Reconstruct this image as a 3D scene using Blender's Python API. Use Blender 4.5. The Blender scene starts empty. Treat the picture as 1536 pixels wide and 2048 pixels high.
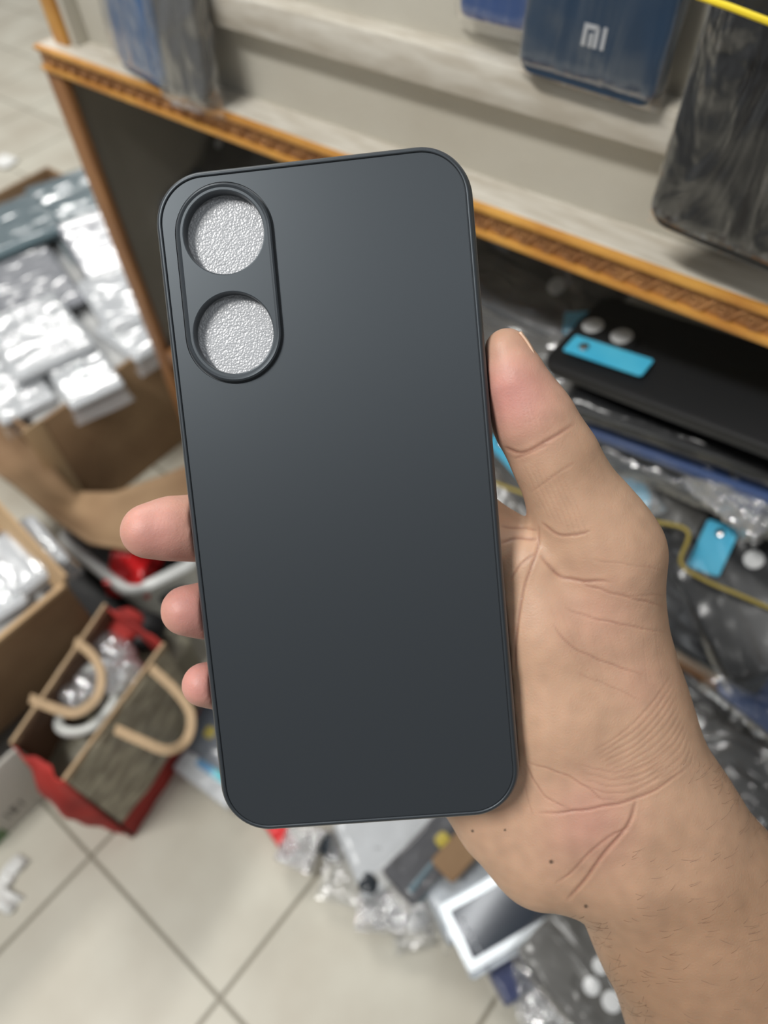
import bpy, bmesh, math, random
import numpy as np
from mathutils import Vector, Matrix, noise
from mathutils.geometry import delaunay_2d_cdt
random.seed(7)
S = bpy.context.scene
COL = S.collection
# ------------------------------------------------------------------ camera
F = 1500.0; CAM_H = 0.90                     # focal length in px of the 1536x2048 frame, eye height in metres
M = np.array([[0.7712, 0.4721, -0.4268], [0.6335, -0.6343, 0.4431], [-0.0615, -0.6121, -0.7884]])
q_, _ = np.linalg.qr(M); M = q_ * np.sign(np.sum(q_ * M, axis=0))
C = np.array([0, 0, CAM_H])
cam_d = bpy.data.cameras.new('camera'); cam = bpy.data.objects.new('camera', cam_d); COL.objects.link(cam)
R = Matrix([[M[i][0], -M[i][1], -M[i][2]] for i in range(3)])
cam.matrix_world = Matrix.Translation(Vector(C)) @ R.to_4x4()
cam_d.sensor_fit = 'VERTICAL'; cam_d.sensor_height = 36; cam_d.lens = F / 2048 * 36
cam_d.clip_start = 0.01
cam_d.dof.use_dof = True; cam_d.dof.focus_distance = 0.188; cam_d.dof.aperture_fstop = cam_d.lens / 2.8
S.camera = cam
S.view_settings.view_transform = 'Standard'; S.view_settings.look = 'None'
S.view_settings.gamma = 1; S.view_settings.use_curve_mapping = False
S.view_settings.exposure = -0.13
try:
    S.cycles.use_denoising = True; S.cycles.max_bounces = 10; S.cycles.transparent_max_bounces = 24
    S.cycles.sample_clamp_indirect = 4
except Exception: pass
# ------------------------------------------------------------------ light
w = bpy.data.worlds.new('world'); S.world = w; w.use_nodes = True
w.node_tree.nodes['Background'].inputs[0].default_value = (0.93, 0.97, 1.0, 1)
w.node_tree.nodes['Background'].inputs[1].default_value = 0.23
def area(name, loc, target, sx, sy, power, col=(1, 0.97, 0.92)):
    l = bpy.data.lights.new(name, 'AREA'); l.shape = 'RECTANGLE'; l.size = sx; l.size_y = sy; l.energy = power; l.color = col
    o = bpy.data.objects.new(name, l); COL.objects.link(o); o.location = loc
    o.rotation_euler = (Vector(target) - Vector(loc)).to_track_quat('-Z', 'Y').to_euler()
    return o
area('overhead_light', (-0.62, -0.88, 2.5), (-0.3, 0.1, 0.6), 0.75, 0.18, 49, (1, 0.985, 0.95))
area('overhead_light', (0.9, -0.35, 2.7), (-0.1, 0.2, 0.6), 1.3, 0.2, 6, (0.95, 0.98, 1))  # weak fill lamp added on the right, not a known fixture
area('overhead_light', (-2.4, 0.9, 2.7), (-2.0, 0.9, 0.0), 1.3, 0.3, 64, (1, 0.98, 0.94))  # added lamp that brightens the far floor, its source is unseen
area('overhead_light', (-0.25, 0.85, 2.7), (-0.25, 0.85, 0), 0.06, 1.2, 6.5, (0.97, 0.99, 1))

def ray(u, v): return M @ np.array([(u - 768) / F, (v - 1024) / F, 1.0])
def at(u, v, d): return Vector(C + ray(u, v) * d)
def onZ(u, v, z=0.0): r = ray(u, v); return Vector(C + r * (z - CAM_H) / r[2])
def onY(u, v, y): r = ray(u, v); return Vector(C + r * y / r[1])
# ------------------------------------------------------------------ materials
def lin(c): return tuple(((x / 255) / 12.92 if x / 255 <= 0.04045 else ((x / 255 + 0.055) / 1.055) ** 2.4) for x in c)
MATS = {}
def mat(name, rgb, rough=0.6, metal=0.0, spec=0.5, nscale=0, namt=0.0, bump=0.0, bscale=60, rgb2=None, coat=0, stretch=None, sss=0):
    if name in MATS: return MATS[name]
    m = bpy.data.materials.new(name); m.use_nodes = True; nt = m.node_tree; b = nt.nodes['Principled BSDF']
    c = lin(rgb)
    b.inputs['Base Color'].default_value = (*c, 1); b.inputs['Roughness'].default_value = rough
    b.inputs['Metallic'].default_value = metal; b.inputs['Specular IOR Level'].default_value = spec
    b.inputs['Coat Weight'].default_value = coat
    tc = nt.nodes.new('ShaderNodeTexCoord'); src = tc.outputs['Object']
    if stretch:
        mp = nt.nodes.new('ShaderNodeMapping'); mp.inputs['Scale'].default_value = stretch
        nt.links.new(src, mp.inputs[0]); src = mp.outputs[0]
    if nscale:
        n = nt.nodes.new('ShaderNodeTexNoise'); n.inputs['Scale'].default_value = nscale; n.inputs['Detail'].default_value = 6
        nt.links.new(src, n.inputs[0])
        r = nt.nodes.new('ShaderNodeValToRGB'); r.color_ramp.elements[0].position = 0.35; r.color_ramp.elements[1].position = 0.68
        c2 = lin(rgb2) if rgb2 else tuple(x * (1 - namt) for x in c)
        r.color_ramp.elements[0].color = (*c2, 1); r.color_ramp.elements[1].color = (*c, 1)
        nt.links.new(n.outputs[0], r.inputs[0]); nt.links.new(r.outputs[0], b.inputs['Base Color'])
    if bump:
        n = nt.nodes.new('ShaderNodeTexNoise'); n.inputs['Scale'].default_value = bscale; n.inputs['Detail'].default_value = 4
        nt.links.new(src, n.inputs[0])
        bp = nt.nodes.new('ShaderNodeBump'); bp.inputs['Strength'].default_value = bump; bp.inputs['Distance'].default_value = 0.003
        nt.links.new(n.outputs[0], bp.inputs['Height']); nt.links.new(bp.outputs[0], b.inputs['Normal'])
    MATS[name] = m; return m
def film_mat(name, tint=(1, 1, 1), base=0.10, rough=0.12, bump=0.6, bscale=26, milky=0.0, stretch=(1, 1, 1)):
    if name in MATS: return MATS[name]
    m = bpy.data.materials.new(name); m.use_nodes = True; nt = m.node_tree
    for n in list(nt.nodes): nt.nodes.remove(n)
    out = nt.nodes.new('ShaderNodeOutputMaterial'); tr = nt.nodes.new('ShaderNodeBsdfTransparent'); gl = nt.nodes.new('ShaderNodeBsdfGlossy')
    df = nt.nodes.new('ShaderNodeBsdfDiffuse'); df.inputs[0].default_value = (0.85, 0.87, 0.9, 1)
    tr.inputs[0].default_value = (*[0.96 * t for t in tint], 1); gl.inputs['Roughness'].default_value = rough; gl.inputs['Color'].default_value = (1, 1, 1, 1)
    lw = nt.nodes.new('ShaderNodeLayerWeight'); lw.inputs['Blend'].default_value = 0.25
    ad = nt.nodes.new('ShaderNodeMath'); ad.operation = 'MULTIPLY_ADD'; ad.inputs[1].default_value = 0.8; ad.inputs[2].default_value = base
    tc = nt.nodes.new('ShaderNodeTexCoord'); n = nt.nodes.new('ShaderNodeTexNoise'); n.inputs['Scale'].default_value = bscale
    n.inputs['Detail'].default_value = 3; n.inputs['Distortion'].default_value = 1.6
    bp = nt.nodes.new('ShaderNodeBump'); bp.inputs['Strength'].default_value = bump; bp.inputs['Distance'].default_value = 0.012
    L = nt.links.new
    mp = nt.nodes.new('ShaderNodeMapping'); mp.inputs['Scale'].default_value = stretch; mp.inputs['Rotation'].default_value = (0, 0, .4); L(tc.outputs['Object'], mp.inputs[0]); L(mp.outputs[0], n.inputs[0]); L(n.outputs[0], bp.inputs['Height']); L(bp.outputs[0], gl.inputs['Normal']); L(bp.outputs[0], lw.inputs['Normal'])
    L(lw.outputs['Facing'], ad.inputs[0])
    m0 = nt.nodes.new('ShaderNodeMixShader'); m0.inputs[0].default_value = milky; L(tr.outputs[0], m0.inputs[1]); L(df.outputs[0], m0.inputs[2])
    mx = nt.nodes.new('ShaderNodeMixShader'); L(ad.outputs[0], mx.inputs[0]); L(m0.outputs[0], mx.inputs[1]); L(gl.outputs[0], mx.inputs[2])
    L(mx.outputs[0], out.inputs[0]); MATS[name] = m; return m
FILM = film_mat('clear_film', base=0.015, rough=.22, bump=.5, bscale=16, stretch=(1.3, .35, 1))
FILM_B = film_mat('shiny_crumpled_film', base=0.06, rough=0.17, bump=.8, bscale=18, milky=0.05, stretch=(1.4, .5, 1))
FILM_W = film_mat('milky_film', base=0.06, rough=0.2, bump=0.8, bscale=12, milky=0.3, stretch=(1.4, .5, 1))
# ------------------------------------------------------------------ mesh helpers
def link(name, v, f, m, parent=None, smooth=True, world=None, angle=40):
    me = bpy.data.meshes.new(name); me.from_pydata([tuple(p) for p in v], [], [tuple(x) for x in f]); me.update()
    bm = bmesh.new(); bm.from_mesh(me); bmesh.ops.recalc_face_normals(bm, faces=bm.faces); bm.to_mesh(me); bm.free()
    if smooth:
        me.shade_smooth()
        if hasattr(me, 'set_sharp_from_angle'): me.set_sharp_from_angle(angle=math.radians(angle))
    o = bpy.data.objects.new(name, me); COL.objects.link(o)
    if m: me.materials.append(m)
    if parent: o.parent = parent
    if world is not None: o.matrix_world = world
    return o
def tag(o, label=None, cat=None, group=None, kind=None):
    if label: o['label'] = label
    if cat: o['category'] = cat
    if group: o['group'] = group
    if kind: o['kind'] = kind
    return o
def empty(name, mw, label, cat, group=None):
    o = bpy.data.objects.new(name, None); COL.objects.link(o); o.matrix_world = mw; o.empty_display_size = 0.02
    return tag(o, label, cat, group)
def frame(o, ydir, nhint):
    y = Vector(ydir).normalized(); n = Vector(nhint); n = (n - y * n.dot(y)).normalized(); x = y.cross(n)
    return Matrix([[x[i], y[i], n[i], o[i]] for i in range(3)] + [[0, 0, 0, 1]])
def smooth(pts, n=8):
    pts = [Vector(p) for p in pts]; out = []; L_ = len(pts)
    for i in range(L_ - 1):
        p0, p1, p2, p3 = pts[max(i - 1, 0)], pts[i], pts[i + 1], pts[min(i + 2, L_ - 1)]
        for k in range(n):
            t = k / n; out.append(0.5 * ((2 * p1) + (-p0 + p2) * t + (2 * p0 - 5 * p1 + 4 * p2 - p3) * t * t + (-p0 + 3 * p1 - 3 * p2 + p3) * t ** 3))
    return out + [pts[-1]]
class MB:
    def __init__(s): s.v = []; s.f = []
    def add(s, v, f):
        k = len(s.v); s.v += [tuple(p) for p in v]; s.f += [tuple(i + k for i in q) for q in f]; return s
    def box(s, x0, x1, y0, y1, z0, z1):
        return s.add([(x0, y0, z0), (x1, y0, z0), (x1, y1, z0), (x0, y1, z0), (x0, y0, z1), (x1, y0, z1), (x1, y1, z1), (x0, y1, z1)],
                     [(0, 3, 2, 1), (4, 5, 6, 7), (0, 1, 5, 4), (1, 2, 6, 5), (2, 3, 7, 6), (3, 0, 4, 7)])
    def bbox(s, x0, x1, y0, y1, z0, z1, b):
        v, f = slab(x1 - x0, y1 - y0, b, [(b, z0), (b * .3, z0 + b * .3), (0, z0 + b), (0, z1 - b), (b * .3, z1 - b * .3), (b, z1)], n=2)
        cx, cy = (x0 + x1) / 2, (y0 + y1) / 2
        return s.add([(p[0] + cx, p[1] + cy, p[2]) for p in v], f)
    def tube(s, pts, r, seg=8, closed=False):
        pts = [Vector(p) for p in pts]; n = len(pts); rr = r if isinstance(r, (list, tuple)) else [r] * n; v = []; f = []
        up = None
        for i, p in enumerate(pts):
            a = pts[(i - 1) % n] if (i > 0 or closed) else p; b = pts[(i + 1) % n] if (i < n - 1 or closed) else p
            t = (b - a).normalized()
            if up is None: up = t.orthogonal().normalized()
            up = (up - t * up.dot(t)).normalized(); w_ = t.cross(up)
            for k in range(seg):
                an = 2 * math.pi * k / seg; v.append(p + (up * math.cos(an) + w_ * math.sin(an)) * rr[i])
        for i in range(n if closed else n - 1):
            for k in range(seg):
                j = (i + 1) % n; f.append((i * seg + k, i * seg + (k + 1) % seg, j * seg + (k + 1) % seg, j * seg + k))
        if not closed: f += [tuple(range(seg))[::-1], tuple((n - 1) * seg + k for k in range(seg))]
        return s.add(v, f)
    def strip(s, pts, wdir, wid, th):
        """flat ribbon following pts; wdir is the width direction"""
        pts = [Vector(p) for p in pts]; v = []; f = []; n = len(pts)
        for i, p in enumerate(pts):
            t = (pts[min(i + 1, n - 1)] - pts[max(i - 1, 0)]).normalized()
            wd = Vector(wdir(i) if callable(wdir) else wdir); wd = (wd - t * wd.dot(t)).normalized() * wid / 2; nn = t.cross(wd).normalized() * th / 2
            v += [p - wd - nn, p + wd - nn, p + wd + nn, p - wd + nn]
        for i in range(n - 1):
            for k in range(4): f.append((i * 4 + k, i * 4 + (k + 1) % 4, i * 4 + 4 + (k + 1) % 4, i * 4 + 4 + k))
        f += [(0, 1, 2, 3), tuple((n - 1) * 4 + k for k in (3, 2, 1, 0))]
        return s.add(v, f)
    def grid(s, fn, nu, nv):
        v = [fn(i / nu, j / nv) for j in range(nv + 1) for i in range(nu + 1)]
        f = [(j * (nu + 1) + i, j * (nu + 1) + i + 1, (j + 1) * (nu + 1) + i + 1, (j + 1) * (nu + 1) + i) for j in range(nv) for i in range(nu)]
        return s.add(v, f)
    def build(s, name, m, parent=None, smooth=True, world=None, angle=40):
        return link(name, s.v, s.f, m, parent, smooth, world, angle)
def rrect(w_, h, r, n=8, ins=0.0):
    w_ -= 2 * ins; h -= 2 * ins; r = max(r - ins, 0.0003); r = min(r, w_ / 2 - 1e-5, h / 2 - 1e-5); p = []
    for cx, cy, a0 in ((w_ / 2 - r, h / 2 - r, 0), (-w_ / 2 + r, h / 2 - r, 90), (-w_ / 2 + r, -h / 2 + r, 180), (w_ / 2 - r, -h / 2 + r, 270)):
        for k in range(n + 1):
            a = math.radians(a0 + 90 * k / n); p.append((cx + r * math.cos(a), cy + r * math.sin(a)))
    return p
def loft(loops, cap0=True, cap1=True):
    v = []; f = []; n = len(loops[0])
    for L in loops: v += L
    for i in range(len(loops) - 1):
        for k in range(n): f.append((i * n + k, i * n + (k + 1) % n, (i + 1) * n + (k + 1) % n, (i + 1) * n + k))
    if cap0: f.append(tuple(range(n))[::-1])
    if cap1: f.append(tuple((len(loops) - 1) * n + k for k in range(n)))
    return v, f
def slab(w_, h, r, prof, n=6, cap0=True, cap1=True):
    return loft([[(x, y, z) for x, y in rrect(w_, h, r, n, ins)] for ins, z in prof], cap0, cap1)
def planar(outer, holes, z):
    pts = [Vector(p) for p in outer]; edges = [(i, (i + 1) % len(outer)) for i in range(len(outer))]
    for h in holes:
        k = len(pts); pts += [Vector(p) for p in h]; edges += [(k + i, k + (i + 1) % len(h)) for i in range(len(h))]
    vo, eo, fo, *_ = delaunay_2d_cdt(pts, edges, [], 0, 1e-7)
    def inside(p, poly):
        c = False; j = len(poly) - 1
        for i in range(len(poly)):
            a, b = poly[i], poly[j]
            if (a[1] > p[1]) != (b[1] > p[1]) and p[0] < (b[0] - a[0]) * (p[1] - a[1]) / (b[1] - a[1]) + a[0]: c = not c
            j = i
        return c
    ff = []
    for t in fo:
        cpt = (sum(vo[i][0] for i in t) / len(t), sum(vo[i][1] for i in t) / len(t))
        if inside(cpt, outer) and not any(inside(cpt, h) for h in holes): ff.append(tuple(t))
    return [(p[0], p[1], z) for p in vo], ff
def circle(cx, cy, r, n=48): return [(cx + r * math.cos(2 * math.pi * k / n), cy + r * math.sin(2 * math.pi * k / n)) for k in range(n)]
def rot2(pts, cx, cy, a): return [(cx + x * math.cos(a) - y * math.sin(a), cy + x * math.sin(a) + y * math.cos(a)) for x, y in pts]
def crumple(w_, h, amp, seed, z0=0.0, sag=0.004, fr=28):
    def fn(a, b):
        x = (a - .5) * w_; y = (b - .5) * h
        n1 = noise.noise(Vector((x * fr, y * fr, seed))); n2 = 1 - abs(noise.noise(Vector((x * fr * 2.2 + 7, y * fr * 1.4, seed * 3.1)))) * 2
        e = max(abs(a - .5), abs(b - .5)) * 2
        return (x + n1 * amp * .6, y + n2 * amp * .3, z0 + amp * (n1 + .55 * n2) - (sag * 6 * max(0, e - .86) / .14 * .3 + (sag if e > .93 else 0)))
    return fn
# ------------------------------------------------------------------ setting: tiled floor
def tile_mat():
    m = bpy.data.materials.new('beige_floor_tile'); m.use_nodes = True; nt = m.node_tree; b = nt.nodes['Principled BSDF']; L = nt.links.new
    tc = nt.nodes.new('ShaderNodeTexCoord'); mp = nt.nodes.new('ShaderNodeMapping')
    T = 0.218
    mp.inputs['Location'].default_value = (0.222 / T, 0.082 / T, 0); mp.inputs['Scale'].default_value = (1 / T, 1 / T, 1)
    L(tc.outputs['Object'], mp.inputs[0]); sp = nt.nodes.new('ShaderNodeSeparateXYZ'); L(mp.outputs[0], sp.inputs[0])
    outs = []
    for ax in (0, 1):
        fr = nt.nodes.new('ShaderNodeMath'); fr.operation = 'FRACT'; L(sp.outputs[ax], fr.inputs[0])
        pp = nt.nodes.new('ShaderNodeMath'); pp.operation = 'SUBTRACT'; pp.inputs[1].default_value = 0.5; L(fr.outputs[0], pp.inputs[0])
        ab = nt.nodes.new('ShaderNodeMath'); ab.operation = 'ABSOLUTE'; L(pp.outputs[0], ab.inputs[0]); outs.append(ab)
    mxx = nt.nodes.new('ShaderNodeMath'); mxx.operation = 'MAXIMUM'; L(outs[0].outputs[0], mxx.inputs[0]); L(outs[1].outputs[0], mxx.inputs[1])
    gr = nt.nodes.new('ShaderNodeMapRange'); gr.inputs['From Min'].default_value = 0.489; gr.inputs['From Max'].default_value = 0.493; L(mxx.outputs[0], gr.inputs[0])
    n = nt.nodes.new('ShaderNodeTexNoise'); n.inputs['Scale'].default_value = 9; n.inputs['Detail'].default_value = 8; L(tc.outputs['Object'], n.inputs[0])
    r = nt.nodes.new('ShaderNodeValToRGB'); r.color_ramp.elements[0].position = .3; r.color_ramp.elements[1].position = .7
    r.color_ramp.elements[0].color = (*lin((178, 171, 156)), 1); r.color_ramp.elements[1].color = (*lin((194, 190, 176)), 1); L(n.outputs[0], r.inputs[0])
    mx = nt.nodes.new('ShaderNodeMix'); mx.data_type = 'RGBA'; L(gr.outputs[0], mx.inputs[0]); L(r.outputs[0], mx.inputs[6]); mx.inputs[7].default_value = (*lin((128, 121, 105)), 1)
    L(mx.outputs[2], b.inputs['Base Color']); b.inputs['Roughness'].default_value = 0.42
    bp = nt.nodes.new('ShaderNodeBump'); bp.invert = True; bp.inputs['Distance'].default_value = .001; L(gr.outputs[0], bp.inputs['Height']); L(bp.outputs[0], b.inputs['Normal'])
    return m
tag(MB().box(-5, 3, -3, 4, -0.05, 0).build('floor', tile_mat(), smooth=False), kind='structure')

# ------------------------------------------------------------------ display cabinet
WHITE = mat('aged_white_paint', (206, 203, 192), 0.55, nscale=7, rgb2=(192, 187, 174), bump=.15, bscale=40)
WHITE2 = mat('scuffed_white_ledge', (204, 199, 188), 0.5, nscale=30, rgb2=(180, 172, 158), stretch=(1, 5, 5))
GOLD = mat('gold_painted_moulding', (212, 158, 76), 0.42, metal=0.1, nscale=25, rgb2=(182, 124, 56))
COPPER = mat('copper_relief_moulding', (176, 128, 80), 0.45, metal=0.1, nscale=60, rgb2=(136, 92, 56))
WOOD = mat('orange_brown_wood', (158, 112, 70), 0.45, nscale=14, rgb2=(132, 92, 60), stretch=(6, 6, 1))
GREY = mat('grey_board', (150, 146, 136), 0.6, nscale=5, rgb2=(132, 128, 118))
YC, ZB, ZT, YB = 0.36, 0.633, 0.653, 0.383
X0, X1 = -0.700, 0.42
ZL = 0.318
cab = empty('display_cabinet', Matrix.Translation((-0.15, YC, 0)), 'low shop display cabinet with gold scrollwork front rail and white stepped top', 'cabinet')
def cpart(mb, name, m, smooth=True, label=None, parent=cab):
    o = mb.build(name, m, parent, smooth); o.matrix_parent_inverse = parent.matrix_world.inverted()
    if label: o['label'] = label
    return o
rail = cpart(MB().bbox(X0 - .006, X1, YC - .004, YC + .012, ZB + .003, ZT - .003, .001), 'front_rail', COPPER, label='gold and copper front rail with scroll relief')
for z0, z1 in ((ZB, ZB + .0042), (ZT - .0038, ZT + .0004)):
    o = cpart(MB().bbox(X0 - .006, X1, YC - .0075, YC + .012, z0, z1, .0012), 'gold_bead', GOLD, parent=rail)
mb = MB(); x = X0 + .01; zc = (ZB + ZT) / 2
while x < X1 - .01:                                             # running scroll relief
    pts = []
    for k in range(22):
        t = k / 21; a = -0.5 * math.pi + t * 3.6 * math.pi; rr = .0057 * (1 - t * .80)
        pts.append((x + rr * math.cos(a), YC - .0045, zc + rr * math.sin(a)))
    mb.tube(pts, [.00075] * 22, 5)
    mb.tube([(x + .0003, YC - .0044, zc - .0055), (x + .005, YC - .0046, zc - .0045), (x + .0085, YC - .0046, zc + .0008), (x + .012, YC - .0045, zc + .0042), (x + .0145, YC - .0044, zc + .0046)], [.0008, .001, .0012, .001, .0006], 5)
    mb.tube([(x + .005, YC - .0043, zc + .0045), (x + .0065, YC - .0046, zc + .001), (x + .0062, YC - .0043, zc - .003)], [.0004, .0009, .0004], 5)
    x += .0156
cpart(mb, 'scroll_relief', COPPER, parent=rail)
cpart(MB().bbox(X0 - .011, X0 + .013, YC - .003, YC + .006, 0.0, ZB + .001, .002), 'corner_post', WOOD, label='orange brown corner post')
cpart(MB().bbox(X0 + .014, X1, YC - .002, YC + .016, ZL - .02, ZL, .002), 'lower_rail', WOOD, label='orange brown lower rail')
cpart(MB().box(X0 + .004, X1, YC + .012, .66, ZL - .012, ZL - .002), 'shelf_board', GREY, False)
cpart(MB().box(X0 - .010, X0 + .004, YC + .006, .66, 0.0, ZB), 'side_panel', GREY, False)
cpart(MB().box(X0 - .010, X1, .66, .672, 0.0, ZB), 'back_panel', GREY, False)
cpart(MB().box(X0 + .004, X1, YC + .006, .66, 0.02, 0.03), 'bottom_board', GREY, False)
cpart(MB().box(X1, X1 + .012, YC, .672, 0.0, ZB), 'side_panel', GREY, False)
cpart(MB().bbox(X0 - .004, X1 + .01, YC - .003, .68, ZT - .006, ZT + .0008, .0012), 'ledge', WHITE2, label='scuffed white ledge behind the gold rail')
cpart(MB().bbox(-.664, X1 + .01, YB, YB + .012, ZT + .0006, .96, .001), 'riser_board', WHITE, label='aged white riser board')
cpart(MB().bbox(-.474, X1 + .01, YB - .014, YB + .004, .7035, .7265, .0025), 'step_moulding', WHITE2, label='chipped white step moulding')
cpart(MB().bbox(-.692, -.672, YC + .006, YC + .024, ZT, .96, .002), 'upper_post', GOLD, label='gold upper corner post')
cpart(MB().bbox(-.672, -.664, YC + .010, YB + .012, ZT, .96, .001), 'post_liner', WHITE)
cpart(MB().bbox(-.675, X1, .45, .46, .6, .95, .002), 'rear_board', WHITE)

# ------------------------------------------------------------------ bagged phone cases
BLK = mat('black_case_rubber', (26, 27, 29), 0.42, bump=.05)
NAVY = mat('navy_case_rubber', (32, 58, 84), 0.45)
BLUE = mat('blue_case_rubber', (66, 104, 150), 0.5)
MIDB = mat('mid_blue_case_rubber', (54, 84, 140), 0.5)
DGREY = mat('dark_grey_case_rubber', (70, 68, 64), 0.5)
LENS = mat('pale_foam_in_lens_hole', (205, 206, 206), 0.7)
CYAN = mat('cyan_card_tag', (62, 176, 214), 0.6, nscale=40, rgb2=(80, 186, 218))
PALE = mat('pale_paper', (225, 225, 222), 0.7)
LOGO = mat('light_grey_print', (186, 188, 192), 0.5)
def phone_case(name, label, cat, o, ydir, nh, w_=.077, h=.163, t=.010, m=BLK, r=.011, lens=(), plate=None, film=FILM, amp=.0022, group=None, tagp=None, seed=1.0, fm=.012, stripe=None, slim=False):
    root = empty(name, frame(o, ydir, nh), label, cat, group)
    v, f = slab(w_, h, r, [(.003, -t), (.0006, -t + .0006), (0, -t + .003), (0, -.003), (.0008, -.0008), (.0028, 0)])
    link('case_body', v, f, m, root)
    if plate:
        cx, cy, pw, ph, pr = plate
        v, f = slab(pw, ph, pr, [(0, -.001), (0, .0008), (.0006, .0014), (.002, .0012)])
        link('camera_frame', [(a + cx, b + cy, c) for a, b, c in v], f, m, root)
    for cx, cy, lr in lens:
        v, f = slab(lr * 2, lr * 2, lr, [(0, 0.0002), (0, .0014), (lr * .15, .0019)], n=5)
        link('lens_hole', [(a + cx, b + cy, c) for a, b, c in v], f, LENS, root)
    if stripe:
        link('packing_strip', *slab(w_ * .7, .012, .004, [(0, -t + .002), (0, .0004)]), stripe, root)
    if tagp:
        cx, cy, tw, th, a, tm = tagp
        v, f = slab(tw, th, .002, [(0, .0030), (0, .0036)])
        tv = [(*rot2([(p[0], p[1])], cx, cy, a)[0], p[2] + 8 * p[0] ** 2) for p in v]
        tg = link('card_tag', tv, f, tm, root)
        v, f = slab(.007, .007, .0035, [(0, .0036), (0, .0052), (.001, .0058)])
        tx, ty = rot2([(0, th * .3)], cx, cy, a)[0]
        link('tag_rivet', [(p[0] + tx, p[1] + ty, p[2]) for p in v], f, mat('silver_metal', (190, 190, 192), .25, metal=1), tg)
    if film:
        MB().grid(crumple(w_ + fm, h + fm * 1.4, amp, seed, .0042), 26, 44).build('plastic_sleeve', film, root, True, angle=180)
    return root
UPW = Vector((0, 0, 1))
# upper display: dark blue case with emblem
mi = phone_case('phone_case', 'dark blue phone case in clear sleeve with pale block emblem, standing on the white step', 'phone case',
                Vector((-.180, YB - .0155, .7265 + .083)), (0.03, .10, 1), (0, -1, .1), m=NAVY, r=.009, seed=3.3, group=None, amp=.0016, fm=.004)
def rect(mb, x0, x1, y0, y1, z=.0004): mb.box(x0, x1, y0, y1, 0, z)
lg = MB()
# block emblem: an arch with a middle bar, and a separate upright bar
s_ = .0062; ox, oy = .0016, -.0575
def rr(x0, x1, y0, y1): lg.box(ox + x0 * s_, ox + x1 * s_, oy + y0 * s_, oy + y1 * s_, 0, .0005)
rr(-1.0, -.66, -.75, .75); rr(-.66, .22, .42, .75); rr(.0, .34, -.75, .62); rr(-.42, -.12, -.75, .18); rr(.62, .95, -.75, .75)
lo = lg.build('emblem', LOGO, mi, False); lo['label'] = 'pale block letter emblem'
phone_case('phone_case', 'mid blue phone case lower edge standing left of the dark blue case', 'phone case',
           Vector((-.236, YB - .0055, .7415 + .082)), (0.0, .06, 1), (0, -1, .1), m=MIDB, r=.006, seed=4.4, w_=.062, film=FILM, fm=.01)
# left pair on the ledge
phone_case('phone_case', 'light blue phone case in wrinkled sleeve standing on the ledge by the gold post', 'phone case',
           Vector((-.556, .3615, ZT + .087)), (-.045, .12, 1), (-.25, -1, .1), m=BLUE, w_=.086, seed=5.5, film=FILM, amp=.0022, fm=.004)
phone_case('phone_case', 'dark grey phone case in wrinkled clear bag beside the light blue one', 'phone case',
           Vector((-.487, .352, ZT + .089)), (0.0, .10, 1), (.1, -1, .1), m=DGREY, w_=.040, seed=6.6, film=FILM_B, amp=.004, fm=.016)
# hanging black case on the right
bc = at(1500, 180, .325)
blk = phone_case('phone_case', 'large black phone case in crinkled clear sleeve hanging at the upper right', 'phone case',
                 Vector((-.0855, .345, .768)), (0.03, .10, 1), (-.10, -1, .05), m=BLK, w_=.082, h=.168, r=.012, seed=8.1, amp=.003, fm=.004, film=film_mat('crinkled_film', base=.012, rough=.18, bump=.75, bscale=24, stretch=(1.3, .4, 1)))
YEL = mat('yellow_rubber', (232, 205, 40), .5)
p0, p1, p2 = at(1395, -8, .291), at(1460, 14, .283), at(1560, 52, .278)
tag(MB().tube([p0 + Vector((-.01, .012, .004)), p0, p1, p2, p2 + Vector((.03, .0, -.012))], .0013, 8).build('rubber_band', YEL), 'yellow rubber band stretched across the black hanging case', 'rubber band')

# ------------------------------------------------------------------ cabinet contents
NUP = Vector((-.1, -.35, 1))
def pile_case(u, v, d, u2, v2, d2, lab, nh=NUP, **k):
    o = at(u, v, d); return phone_case('phone_case', lab, 'phone case', o, at(u2, v2, d2) - o, nh, **k)
# the wide black case near the rail
pile_case(1400, 740, .48, 1150, 655, .53, 'black phone case with two pale lens holes and long cyan tag, topmost in cabinet', m=BLK, w_=.080, h=.19,
          lens=((.006, .082, .0075), (.005, .059, .0075)), plate=(.0055, .070, .024, .048, .011), seed=11, film=None, nh=Vector((-.35, -.1, 1)), tagp=(-.018, .056, .017, .058, .03, CYAN), fm=.02)
pile_case(1395, 800, .505, 1190, 735, .53, 'black phone case directly under the topmost case of the cabinet stack', m=BLK, nh=Vector((-.3, -.25, 1)), seed=12, fm=.006)
pile_case(1420, 850, .525, 1210, 775, .55, 'mid blue phone case showing as a blue stripe inside the cabinet stack', m=MIDB, nh=Vector((-.3, -.3, 1)), seed=13, fm=.006)
pile_case(1440, 905, .545, 1220, 815, .575, 'black phone case under the blue one inside the cabinet stack', m=BLK, nh=Vector((-.3, -.3, 1)), seed=14, film=FILM_B)
pile_case(1365, 960, .585, 1235, 880, .60, 'dark grey phone case with three pale lens holes and cyan hexagon tag in the cabinet', m=DGREY, nh=Vector((-.1, -.5, 1)), seed=15,
          lens=((-.012, .052, .006), (.004, .058, .0055), (.004, .044, .0055)), tagp=(.006, -.018, .026, .022, .4, CYAN))
pile_case(1460, 1130, .555, 1390, 1010, .585, 'black phone case with an upright cyan tag beside the thumb joint in the cabinet', m=BLK, nh=Vector((-.15, -.6, 1)), seed=16,
          lens=((.016, -.004, .007),), tagp=(-.004, .016, .024, .040, -.85, CYAN))
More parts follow.
